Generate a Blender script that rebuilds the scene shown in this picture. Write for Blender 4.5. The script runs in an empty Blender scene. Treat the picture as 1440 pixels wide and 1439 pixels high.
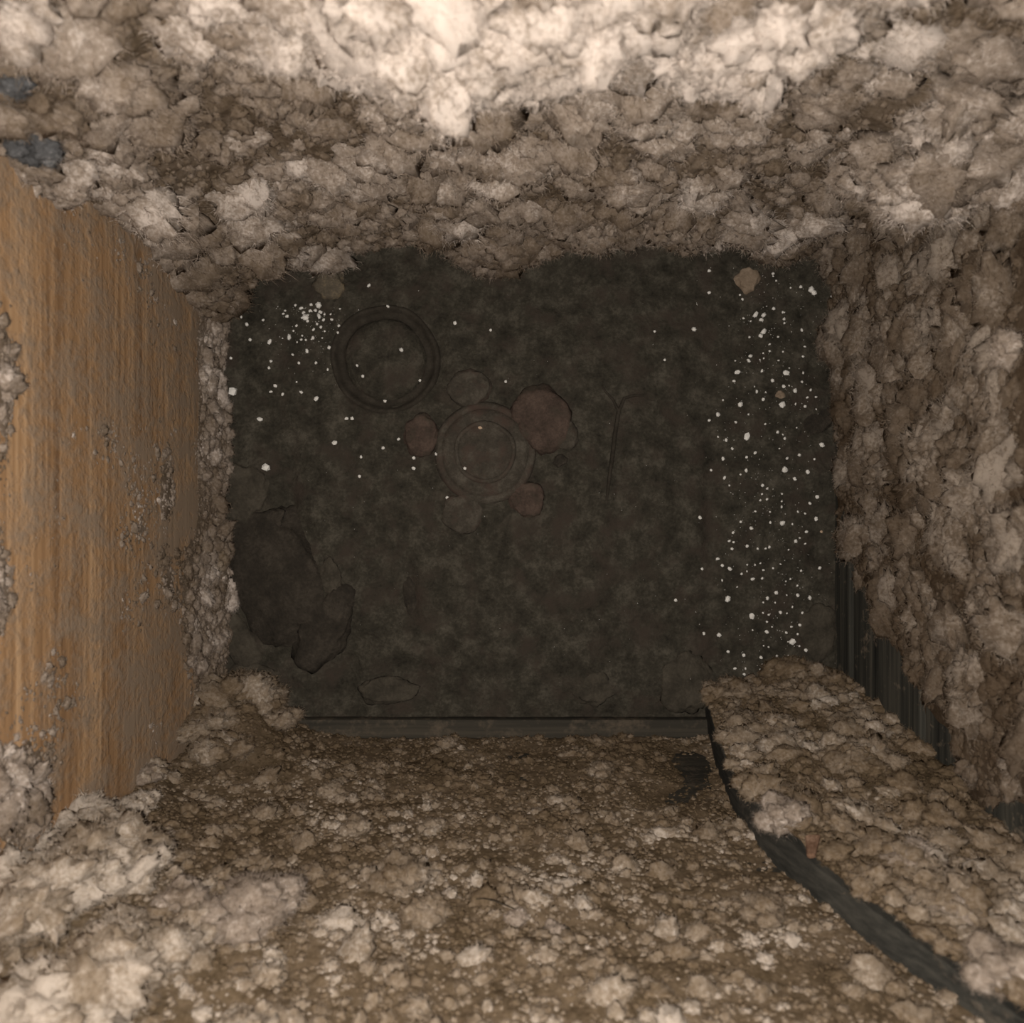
import bpy, bmesh, math, random
import numpy as np
from mathutils import Vector, Matrix, Euler, noise as mnoise

random.seed(7)
rng = np.random.default_rng(7)
scene = bpy.context.scene
COL = scene.collection

# ------------------------------------------------------------------ camera
H = 0.90                      # camera height above the pit floor (m)
F = 1100.0                    # focal length in pixels of a 1440 px wide frame
CX, CY = 720.0, 719.5
cam_data = bpy.data.cameras.new('camera')
cam_data.sensor_width = 36.0
cam_data.lens = F / 1440.0 * 36.0
cam_data.clip_start = 0.005
cam_data.dof.use_dof = True
cam_data.dof.focus_distance = 0.78
cam_data.dof.aperture_fstop = 6.5
cam = bpy.data.objects.new('camera', cam_data)
cam.location = (0, 0, H)
COL.objects.link(cam)
scene.camera = cam

# ------------------------------------------------------------------ light
world = bpy.data.worlds.new('world')
scene.world = world
world.use_nodes = True
world.node_tree.nodes['Background'].inputs[0].default_value = (1.0, 0.86, 0.72, 1)
world.node_tree.nodes['Background'].inputs[1].default_value = 0.035

fl = bpy.data.lights.new('phone_flash', 'POINT')      # small lamp beside the lens
fl.energy = 29.0
fl.color = (1.0, 0.925, 0.85)
fl.shadow_soft_size = 0.0035
flo = bpy.data.objects.new('phone_flash', fl)
flo.location = (-0.022, -0.020, H + 0.002)
COL.objects.link(flo)

world.cycles.sampling_method = 'NONE'
scene.cycles.max_bounces = 2                  # the lint is dark: further bounces add nothing visible
scene.cycles.diffuse_bounces = 2
scene.cycles.transmission_bounces = 2
scene.cycles.adaptive_threshold = 0.14

vs = scene.view_settings
vs.view_transform = 'Standard'
vs.look = 'None'
vs.gamma = 1.0
vs.exposure = 0.0
vs.use_curve_mapping = False


# ------------------------------------------------------------------ helpers
def at(px, py, d):
    """point that stands at pixel (px, py) at depth d below the lens"""
    return np.array([(px - CX) * d / F, (CY - py) * d / F, H - d])


def project(P):
    d = H - P[..., 2]
    return CX + P[..., 0] * F / d, CY - P[..., 1] * F / d


def tag(o, label=None, cat=None, group=None, kind=None):
    if label: o['label'] = label
    if cat: o['category'] = cat
    if group: o['group'] = group
    if kind: o['kind'] = kind
    return o


def link(o, parent=None):
    COL.objects.link(o)
    if parent is not None:
        o.parent = parent
    return o


def mesh_np(name, verts, quads=None, tris=None, smooth=True):
    me = bpy.data.meshes.new(name)
    nv = len(verts)
    me.vertices.add(nv)
    me.vertices.foreach_set('co', np.ascontiguousarray(verts, dtype=np.float32).ravel())
    faces, n = (quads, 4) if quads is not None else (tris, 3)
    nf = len(faces)
    me.loops.add(nf * n)
    me.loops.foreach_set('vertex_index', np.ascontiguousarray(faces, dtype=np.int32).ravel())
    me.polygons.add(nf)
    me.polygons.foreach_set('loop_start', np.arange(0, nf * n, n, dtype=np.int32))
    me.polygons.foreach_set('loop_total', np.full(nf, n, dtype=np.int32))
    me.polygons.foreach_set('use_smooth', np.full(nf, smooth, dtype=bool))
    me.update(calc_edges=True)
    return me


def grid_quads(nu, nv):
    i, j = np.meshgrid(np.arange(nu - 1), np.arange(nv - 1), indexing='ij')
    a = (i * nv + j).ravel()
    return np.stack([a, a + nv, a + nv + 1, a + 1], axis=1)


def attr(me, name, vals):
    a = me.attributes.new(name, 'FLOAT', 'POINT')
    a.data.foreach_set('value', np.ascontiguousarray(vals, dtype=np.float32).ravel())


def _hash(ix, iy, seed):
    h = (ix.astype(np.int64) * 374761393 + iy.astype(np.int64) * 668265263 + seed * 1442695041) & 0xffffffff
    h = ((h ^ (h >> 13)) * 1274126177) & 0xffffffff
    h = (h ^ (h >> 16)) & 0xffffffff
    return h.astype(np.float64) / 4294967295.0


def vnoise(x, y, seed=0):
    ix, iy = np.floor(x), np.floor(y)
    fx, fy = x - ix, y - iy
    ux, uy = fx * fx * (3 - 2 * fx), fy * fy * (3 - 2 * fy)
    a, b = _hash(ix, iy, seed), _hash(ix + 1, iy, seed)
    c, d = _hash(ix, iy + 1, seed), _hash(ix + 1, iy + 1, seed)
    return (a + (b - a) * ux) * (1 - uy) + (c + (d - c) * ux) * uy


def fbm(x, y, seed=0, octaves=4):
    s, a, t = 0.0, 1.0, 0.0
    for k in range(octaves):
        s = s + a * vnoise(x * 2 ** k + 17.3 * k, y * 2 ** k - 9.1 * k, seed + k * 31)
        t += a
        a *= 0.5
    return s / t * 2 - 1


# ------------------------------------------------------------------ materials
def new_mat(name):
    m = bpy.data.materials.new(name)
    m.use_nodes = True
    nt = m.node_tree
    return m, nt, nt.nodes, nt.links, nt.nodes['Principled BSDF']


def ramp(nodes, stops):
    r = nodes.new('ShaderNodeValToRGB')
    el = r.color_ramp.elements
    while len(el) < len(stops):
        el.new(0.5)
    for e, (p, c) in zip(el, stops):
        e.position = p
        e.color = (*c, 1)
    return r


def tex_noise(nodes, links, coord, scale, detail=4, rough=0.6, vec_scale=None):
    n = nodes.new('ShaderNodeTexNoise')
    n.inputs['Scale'].default_value = scale
    n.inputs['Detail'].default_value = detail
    n.inputs['Roughness'].default_value = rough
    if vec_scale:
        mp = nodes.new('ShaderNodeMapping')
        mp.inputs['Scale'].default_value = vec_scale
        links.new(coord, mp.inputs[0])
        coord = mp.outputs[0]
    links.new(coord, n.inputs['Vector'])
    return n


def math_node(nodes, links, op, a, b):
    n = nodes.new('ShaderNodeMath')
    n.operation = op
    for k, v in enumerate((a, b)):
        if isinstance(v, (int, float)):
            n.inputs[k].default_value = v
        else:
            links.new(v, n.inputs[k])
    return n.outputs[0]


def fluff_mat(name, stops):
    """lint: the tone of each puff comes from the mesh, speckle and fibre relief from noise"""
    m, nt, N, L, b = new_mat(name)
    tc = N.new('ShaderNodeTexCoord').outputs['Object']
    tc = N.new('ShaderNodeNewGeometry').outputs['Position']
    at_ = N.new('ShaderNodeAttribute')
    at_.attribute_name = 'tone'
    at2 = N.new('ShaderNodeAttribute')
    at2.attribute_type = 'INSTANCER'
    at2.attribute_name = 'ptone'
    tone = math_node(N, L, 'ADD', at_.outputs['Fac'], at2.outputs['Fac'])
    n1 = tex_noise(N, L, tc, 300, 1, 0.7)
    n2 = tex_noise(N, L, tc, 40, 1, 0.6)
    v = math_node(N, L, 'MULTIPLY', math_node(N, L, 'SUBTRACT', n1.outputs[0], 0.5), 0.55)
    v2 = math_node(N, L, 'MULTIPLY', math_node(N, L, 'SUBTRACT', n2.outputs[0], 0.5), 0.55)
    s = math_node(N, L, 'ADD', math_node(N, L, 'ADD', tone, v), v2)
    r = ramp(N, stops)
    L.new(s, r.inputs[0])
    N.remove(b)
    b = N.new('ShaderNodeBsdfDiffuse')
    L.new(r.outputs[0], b.inputs['Color'])
    tl = N.new('ShaderNodeBsdfTranslucent')               # light soaks through loose lint
    L.new(r.outputs[0], tl.inputs['Color'])
    ms = N.new('ShaderNodeMixShader')
    ms.inputs[0].default_value = 0.45
    L.new(b.outputs[0], ms.inputs[1])
    L.new(tl.outputs[0], ms.inputs[2])
    L.new(ms.outputs[0], N['Material Output'].inputs['Surface'])
    return m


def wood_mat(name, stops, dust, dust_amt, grain_axis, ring=170, dust_scale=26, z_dust=0.0):
    m, nt, N, L, b = new_mat(name)
    tc = N.new('ShaderNodeTexCoord').outputs['Object']
    sc = [1.0, 1.0, 1.0]
    sc[grain_axis] = 0.025
    g = tex_noise(N, L, tc, ring, 5, 0.65, tuple(sc))
    g2 = tex_noise(N, L, tc, ring * 0.22, 3, 0.5, tuple(sc))
    gm = math_node(N, L, 'ADD', math_node(N, L, 'MULTIPLY', g.outputs[0], 0.6),
                   math_node(N, L, 'MULTIPLY', g2.outputs[0], 0.4))
    r = ramp(N, stops)
    L.new(gm, r.inputs[0])
    d1 = tex_noise(N, L, tc, dust_scale, 4, 0.7)
    d2 = tex_noise(N, L, tc, 150, 3, 0.6)
    dd = math_node(N, L, 'ADD', math_node(N, L, 'MULTIPLY', d1.outputs[0], 0.7),
                   math_node(N, L, 'MULTIPLY', d2.outputs[0], 0.3))
    if z_dust:                                # dust has settled thicker lower down the board
        sx = N.new('ShaderNodeSeparateXYZ')
        L.new(tc, sx.inputs[0])
        zz = math_node(N, L, 'SUBTRACT', 0.42, sx.outputs['Z'])
        dd = math_node(N, L, 'ADD', dd, math_node(N, L, 'MULTIPLY', zz, z_dust * 0.42))
    mr = N.new('ShaderNodeMapRange')
    mr.inputs['From Min'].default_value = 0.60 - dust_amt * 0.3
    mr.inputs['From Max'].default_value = 0.78 - dust_amt * 0.3
    mr.inputs['To Max'].default_value = 0.85
    L.new(dd, mr.inputs['Value'])
    mx = N.new('ShaderNodeMix')
    mx.data_type = 'RGBA'
    L.new(mr.outputs[0], mx.inputs['Factor'])
    L.new(r.outputs[0], mx.inputs['A'])
    mx.inputs['B'].default_value = (*dust, 1)
    L.new(mx.outputs['Result'], b.inputs['Base Color'])
    b.inputs['Roughness'].default_value = 0.85
    b.inputs['Specular IOR Level'].default_value = 0.15
    bp = N.new('ShaderNodeBump')
    bp.inputs['Strength'].default_value = 0.7
    bp.inputs['Distance'].default_value = 0.0012
    L.new(math_node(N, L, 'ADD', gm, mr.outputs[0]), bp.inputs['Height'])
    L.new(bp.outputs[0], b.inputs['Normal'])
    return m


def mud_mat(name, stops, scale=28, bump=0.0035, stain=None):
    m, nt, N, L, b = new_mat(name)
    tc = N.new('ShaderNodeTexCoord').outputs['Object']
    n1 = tex_noise(N, L, tc, scale, 4, 0.65)
    n2 = tex_noise(N, L, tc, scale * 7, 3, 0.7)
    v = math_node(N, L, 'ADD', math_node(N, L, 'MULTIPLY', n1.outputs[0], 0.65),
                  math_node(N, L, 'MULTIPLY', n2.outputs[0], 0.35))
    r = ramp(N, stops)
    L.new(v, r.inputs[0])
    col = r.outputs[0]
    if stain:
        n3 = tex_noise(N, L, tc, scale * 0.6, 3, 0.6, (1.0, 1.0, 3.1))
        mr = N.new('ShaderNodeMapRange')
        mr.inputs['From Min'].default_value = 0.50
        mr.inputs['From Max'].default_value = 0.70
        L.new(n3.outputs[0], mr.inputs['Value'])
        mx = N.new('ShaderNodeMix')
        mx.data_type = 'RGBA'
        L.new(mr.outputs[0], mx.inputs['Factor'])
        L.new(col, mx.inputs['A'])
        mx.inputs['B'].default_value = (*stain, 1)
        col = mx.outputs['Result']
    L.new(col, b.inputs['Base Color'])
    b.inputs['Roughness'].default_value = 0.9
    b.inputs['Specular IOR Level'].default_value = 0.12
    bp = N.new('ShaderNodeBump')
    bp.inputs['Strength'].default_value = 0.6
    bp.inputs['Distance'].default_value = bump
    L.new(v, bp.inputs['Height'])
    L.new(bp.outputs[0], b.inputs['Normal'])
    return m


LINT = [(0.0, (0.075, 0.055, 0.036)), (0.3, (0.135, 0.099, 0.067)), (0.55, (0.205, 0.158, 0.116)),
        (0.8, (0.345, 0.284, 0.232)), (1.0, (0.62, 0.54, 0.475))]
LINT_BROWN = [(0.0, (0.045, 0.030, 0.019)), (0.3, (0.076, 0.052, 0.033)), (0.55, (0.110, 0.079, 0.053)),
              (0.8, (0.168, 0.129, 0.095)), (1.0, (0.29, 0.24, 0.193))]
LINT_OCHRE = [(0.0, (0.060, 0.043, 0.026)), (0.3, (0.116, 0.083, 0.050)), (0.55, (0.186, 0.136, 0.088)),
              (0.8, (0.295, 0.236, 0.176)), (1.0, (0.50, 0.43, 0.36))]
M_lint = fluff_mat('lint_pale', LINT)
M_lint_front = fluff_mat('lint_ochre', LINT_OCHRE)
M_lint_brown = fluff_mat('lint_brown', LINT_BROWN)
M_lint_dark = fluff_mat('lint_dark', [(0.0, (0.03, 0.03, 0.03)), (0.5, (0.07, 0.07, 0.07)), (0.8, (0.13, 0.13, 0.132)), (1.0, (0.3, 0.29, 0.28))])
M_lint_fibre, _, _, _, _b = new_mat('lint_fibre')
_b.inputs['Base Color'].default_value = (0.46, 0.37, 0.29, 1)
_b.inputs['Roughness'].default_value = 1.0
_b.inputs['Specular IOR Level'].default_value = 0.0
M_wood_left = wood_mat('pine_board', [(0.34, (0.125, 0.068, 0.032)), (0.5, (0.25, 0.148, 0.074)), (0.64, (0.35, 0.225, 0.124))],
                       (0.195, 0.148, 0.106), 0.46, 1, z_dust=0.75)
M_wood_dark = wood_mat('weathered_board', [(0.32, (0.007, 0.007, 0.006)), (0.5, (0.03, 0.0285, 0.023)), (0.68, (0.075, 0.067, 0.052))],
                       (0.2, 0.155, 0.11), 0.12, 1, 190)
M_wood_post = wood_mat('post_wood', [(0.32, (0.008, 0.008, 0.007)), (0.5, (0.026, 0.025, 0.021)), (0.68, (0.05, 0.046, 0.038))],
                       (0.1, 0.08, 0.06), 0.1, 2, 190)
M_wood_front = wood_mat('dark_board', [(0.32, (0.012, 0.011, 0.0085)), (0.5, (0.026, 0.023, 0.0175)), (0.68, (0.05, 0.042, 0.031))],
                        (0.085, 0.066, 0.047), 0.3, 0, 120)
M_mud = mud_mat('dark_mud', [(0.30, (0.009, 0.0078, 0.0057)), (0.5, (0.0295, 0.026, 0.0192)), (0.68, (0.066, 0.058, 0.0445))],
                42, 0.006, stain=(0.033, 0.0255, 0.0195))


# ------------------------------------------------------------------ the shaft
# wall planes: bottom corners and top corners, found from where the boards meet the pit
TOP = 0.30                                # depth of the upper end of the boards
XL, XR = -0.334, 0.372
YB = 0.318
YF0, YF1 = -0.256, -0.300                 # front wall leans outward a little
ZB, ZT = H - 0.905, H - TOP


def box(name, lo, hi, mat, parent=None, bevel=0.002):
    bm = bmesh.new()
    bmesh.ops.create_cube(bm, size=1.0)
    for v in bm.verts:
        v.co = Vector([lo[k] + (v.co[k] + 0.5) * (hi[k] - lo[k]) for k in range(3)])
    if bevel:
        bmesh.ops.bevel(bm, geom=list(bm.edges), offset=bevel, segments=2, affect='EDGES', profile=0.6)
    me = bpy.data.meshes.new(name)
    bm.to_mesh(me)
    bm.free()
    me.materials.append(mat)
    return link(bpy.data.objects.new(name, me), parent)


def root(name, loc=(0, 0, 0)):
    o = bpy.data.objects.new(name, None)
    o.empty_display_size = 0.02
    o.location = loc
    return link(o)


wl = root('wall_left'); tag(wl, 'orange-brown pine board wall on the left, filmed with dust', kind='structure')
wr = root('wall_right'); tag(wr, 'dark weathered board wall on the right, mostly hidden by lint', kind='structure')
wb = root('wall_back'); tag(wb, 'board wall at the top of the picture, buried under lint', kind='structure')
wf = root('wall_front'); tag(wf, 'dark board wall at the bottom of the picture under brown dust', kind='structure')
edges = [ZB - 0.02, H - 0.495, ZT]
for k in range(2):
    box('plank', (XL - 0.03, -0.40, edges[k] + 0.0008), (XL, 0.40, edges[k + 1] - 0.0008), M_wood_left, wl)
zs = [ZB - 0.02, H - 0.862, H - 0.80, H - 0.715, H - 0.62, H - 0.50, ZT]
offs = [0.0, 0.0035, 0.001, 0.005, 0.002, 0.004]
for k in range(6):
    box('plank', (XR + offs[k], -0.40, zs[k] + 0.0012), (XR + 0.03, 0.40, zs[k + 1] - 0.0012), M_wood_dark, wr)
zs2 = [ZB - 0.02, H - 0.72, H - 0.52, ZT]
for k in range(3):
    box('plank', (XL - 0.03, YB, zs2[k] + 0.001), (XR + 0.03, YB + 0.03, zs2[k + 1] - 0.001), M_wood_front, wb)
lean = math.atan2(YF0 - YF1, ZT - ZB)
for k in range(3):
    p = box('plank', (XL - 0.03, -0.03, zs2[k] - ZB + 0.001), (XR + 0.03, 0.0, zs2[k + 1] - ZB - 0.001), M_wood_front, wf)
    p.location = (0, YF0, ZB)
    p.rotation_euler = (lean, 0, 0)

# bottom rail of the front wall: the smooth dark ledge between the mud and the dust
tr = box('trim_1', (XL + 0.02, YF0 - 0.004, -0.02), (0.235, -0.236, 0.013), M_wood_front, None, 0.004)
tag(tr, 'dark smooth wooden rail along the front edge of the pit', kind='structure')

# corner post between the front and right walls: a bowed timber, its left edge swelling out half-way up
POST_D = np.array([0.92, 0.88, 0.80, 0.70, 0.627, 0.56, 0.513, 0.43, TOP])
POST_X = np.array([0.222, 0.219, 0.206, 0.196, 0.200, 0.216, 0.232, 0.266, 0.31])
POST_YL = np.array([-0.205, -0.208, -0.222, -0.235, -0.244, -0.252, -0.258, -0.268, -0.282])
POST_YR = np.array([-0.186, -0.190, -0.206, -0.226, -0.241, -0.256, -0.266, -0.282, -0.304])


def quad_point(q, u, v):
    a, b, c, d = [np.array(x, float) for x in q]      # bottom u0, bottom u1, top u1, top u0
    u = u[..., None]; v = v[..., None]
    return (a * (1 - u) + b * u) * (1 - v) + (d * (1 - u) + c * u) * v


def post_point(q, u, v):
    d = 0.92 + (TOP - 0.92) * v
    o = -d
    xl = np.interp(o, -POST_D, POST_X); yl = np.interp(o, -POST_D, POST_YL); yr = np.interp(o, -POST_D, POST_YR)
    return np.stack([xl + (XR + 0.002 - xl) * u, yl + (yr - yl) * u, H - d], -1)


POST_Q = [(0.222, -0.205, -0.02), (XR + 0.002, -0.186, -0.02), (XR + 0.002, -0.304, ZT), (0.31, -0.276, ZT)]
pm = bmesh.new()
rows = []
for t_ in np.linspace(0, 1, 25):
    l = post_point(None, np.array(0.0), np.array(t_)); r_ = post_point(None, np.array(1.0), np.array(t_))
    rows.append([pm.verts.new(p) for p in (l, r_, (r_[0], r_[1] - 0.06, r_[2]), (l[0] + 0.004, l[1] - 0.06, l[2]))])
for a_, b_ in zip(rows, rows[1:]):
    for k in range(4):
        pm.faces.new([a_[k], a_[(k + 1) % 4], b_[(k + 1) % 4], b_[k]])
pm.faces.new(rows[0][::-1]); pm.faces.new(rows[-1])
bmesh.ops.recalc_face_normals(pm, faces=pm.faces)
me = bpy.data.meshes.new('corner_post'); pm.to_mesh(me); pm.free()
me.materials.append(M_wood_post)
post = link(bpy.data.objects.new('corner_post', me))
tag(post, 'dark bowed wooden corner post between the bottom and right walls', 'post')


# ------------------------------------------------------------------ lint on the walls
SURF = {}


def ico(sub):
    bm = bmesh.new()
    bmesh.ops.create_icosphere(bm, subdivisions=sub, radius=1.0)
    bm.verts.ensure_lookup_table()
    v = np.array([x.co[:] for x in bm.verts]); f = np.array([[l.index for l in p.verts] for p in bm.faces])
    bm.free()
    return v, f


ICO = {k: ico(k) for k in (1, 2, 3, 4)}


def billow(v, off, sc, amp):
    """cauliflower relief on a unit ball"""
    out = []
    for p in v:
        q = Vector(p) * sc + off
        n = 0.0; a = 1.0
        for k in range(3):
            n += a * (abs(mnoise.noise(q * (2.1 ** k))) * 2 - 0.35)
            a *= 0.55
        out.append(1 + amp * n)
    return v * np.array(out)[:, None]


def fibre_tris(v, n_dir, count, r, lmin, lmax, w, spread=0.75):
    """short bent fibres, two narrow triangles each, growing out of the points v"""
    idx = r.integers(0, len(v), count)
    p = v[idx] * r.uniform(0.86, 1.0, (count, 1)); nn = n_dir[idx]
    dr = nn + r.normal(0, spread, (count, 3))
    dr /= np.linalg.norm(dr, axis=1, keepdims=True)
    d2 = dr + r.normal(0, 0.6, (count, 3))
    d2 /= np.linalg.norm(d2, axis=1, keepdims=True)
    ln = (lmin + (lmax - lmin) * r.uniform(0, 1, count) ** 2)[:, None]
    sd = np.cross(dr, r.normal(0, 1, (count, 3))); sd /= np.linalg.norm(sd, axis=1, keepdims=True) + 1e-12
    mid = p + dr * ln * 0.5
    tip = mid + d2 * ln * 0.5
    return np.stack([p - sd * w, p + sd * w, mid + sd * w * 0.6, mid - sd * w * 0.2, mid + sd * w * 0.8, tip], 1).reshape(-1, 3)


def puff_mesh(name, seed, sub, sc, amp, fibres, mats, core=0.74, longest=0.52, width=0.014):
    """a ball of lint: a lumpy core wrapped in fibres"""
    r = np.random.default_rng(seed)
    v0, f = ICO[sub]
    v = billow(v0, Vector((seed * 3.7, seed * 1.3, seed * 2.9)), sc, amp) * core
    tr = fibre_tris(v, v0, fibres, r, 0.10, longest, width)
    me = mesh_np(name, np.concatenate([v, tr]), tris=np.concatenate([f, np.arange(len(tr)).reshape(-1, 3) + len(v)]))
    for m in mats:
        me.materials.append(m)
    return me


def puff_sources(mat):
    """the ball shapes the uncountable lint is made of"""
    out = []
    for k in range(4):
        out.append(bpy.data.objects.new('lint_ball', puff_mesh('lint_ball', 40 + k, 3, 1.5 + 0.25 * k, 0.48, 2400, [mat])))
    for k in range(3):
        out.append(bpy.data.objects.new('lint_crumb', puff_mesh('lint_crumb', 60 + k, 2, 1.6, 0.55, 500, [mat], 0.62, 0.8, 0.028)))
    return out


def puff_tree(srcs):
    ng = bpy.data.node_groups.new('lint_balls', 'GeometryNodeTree')
    ng.interface.new_socket('Geometry', in_out='INPUT', socket_type='NodeSocketGeometry')
    ng.interface.new_socket('Geometry', in_out='OUTPUT', socket_type='NodeSocketGeometry')
    N, L = ng.nodes, ng.links
    gi, go = N.new('NodeGroupInput'), N.new('NodeGroupOutput')
    g2i = N.new('GeometryNodeGeometryToInstance')
    for o in srcs[::-1]:
        oi = N.new('GeometryNodeObjectInfo')
        oi.inputs['Object'].default_value = o
        L.new(oi.outputs['Geometry'], g2i.inputs[0])
    # GeometryToInstance gives one instance per link after a join of instances
    join = N.new('GeometryNodeJoinGeometry')
    for o in srcs[::-1]:
        oi = N.new('GeometryNodeObjectInfo')
        oi.inputs['Object'].default_value = o
        oi.inputs['As Instance'].default_value = True
        L.new(oi.outputs['Geometry'], join.inputs[0])
    N.remove(g2i)
    iop = N.new('GeometryNodeInstanceOnPoints')
    iop.inputs['Pick Instance'].default_value = True
    L.new(gi.outputs[0], iop.inputs['Points'])
    L.new(join.outputs[0], iop.inputs['Instance'])

    def named(nm, typ):
        n = N.new('GeometryNodeInputNamedAttribute')
        n.data_type = typ
        n.inputs['Name'].default_value = nm
        return n.outputs[0]
    L.new(named('kind_index', 'INT'), iop.inputs['Instance Index'])
    e2r = N.new('FunctionNodeEulerToRotation')
    L.new(named('turn', 'FLOAT_VECTOR'), e2r.inputs[0])
    L.new(e2r.outputs[0], iop.inputs['Rotation'])
    L.new(named('size', 'FLOAT_VECTOR'), iop.inputs['Scale'])
    L.new(iop.outputs[0], go.inputs[0])
    return ng


TREES = {}


def add_puffs(parent, pts, rad, aspect, tone, frame, mat, r):
    """uncountable balls of lint: one point per ball"""
    me = bpy.data.meshes.new('puffs')
    n = len(pts)
    me.vertices.add(n)
    me.vertices.foreach_set('co', np.ascontiguousarray(pts, dtype=np.float32).ravel())
    a = me.attributes.new('kind_index', 'INT', 'POINT'); a.data.foreach_set('value', np.where(rad > 0.0045, r.integers(0, 4, n), r.integers(4, 7, n)).astype(np.int32))
    # local x along the wall, local z out of it, tumbled a little
    base = np.tile(np.array(frame.to_euler()), (n, 1))
    tumble = r.normal(0, 0.35, (n, 3))
    flip = np.zeros((n, 3))
    eul = []
    for k in range(n):
        from_m = frame @ EulerM(tumble[k][0], tumble[k][1], tumble[k][2] + (math.pi if r.random() < 0.5 else 0))
        eul.append(from_m.to_euler()[:])
    a = me.attributes.new('turn', 'FLOAT_VECTOR', 'POINT'); a.data.foreach_set('vector', np.array(eul, dtype=np.float32).ravel())
    sz = rad[:, None] * np.array(aspect)[None, :] * r.uniform(0.8, 1.25, (n, 3))
    a = me.attributes.new('size', 'FLOAT_VECTOR', 'POINT'); a.data.foreach_set('vector', sz.astype(np.float32).ravel())
    a = me.attributes.new('ptone', 'FLOAT', 'POINT'); a.data.foreach_set('value', tone.astype(np.float32))
    if mat.name not in TREES:
        TREES[mat.name] = puff_tree(puff_sources(mat))
    me.materials.append(mat)
    o = link(bpy.data.objects.new('puffs', me), parent)
    md = o.modifiers.new('lint balls', 'NODES')
    md.node_group = TREES[mat.name]
    tag(o, kind='stuff')
    return o


def EulerM(x, y, z):
    return Euler((x, y, z)).to_matrix()


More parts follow.
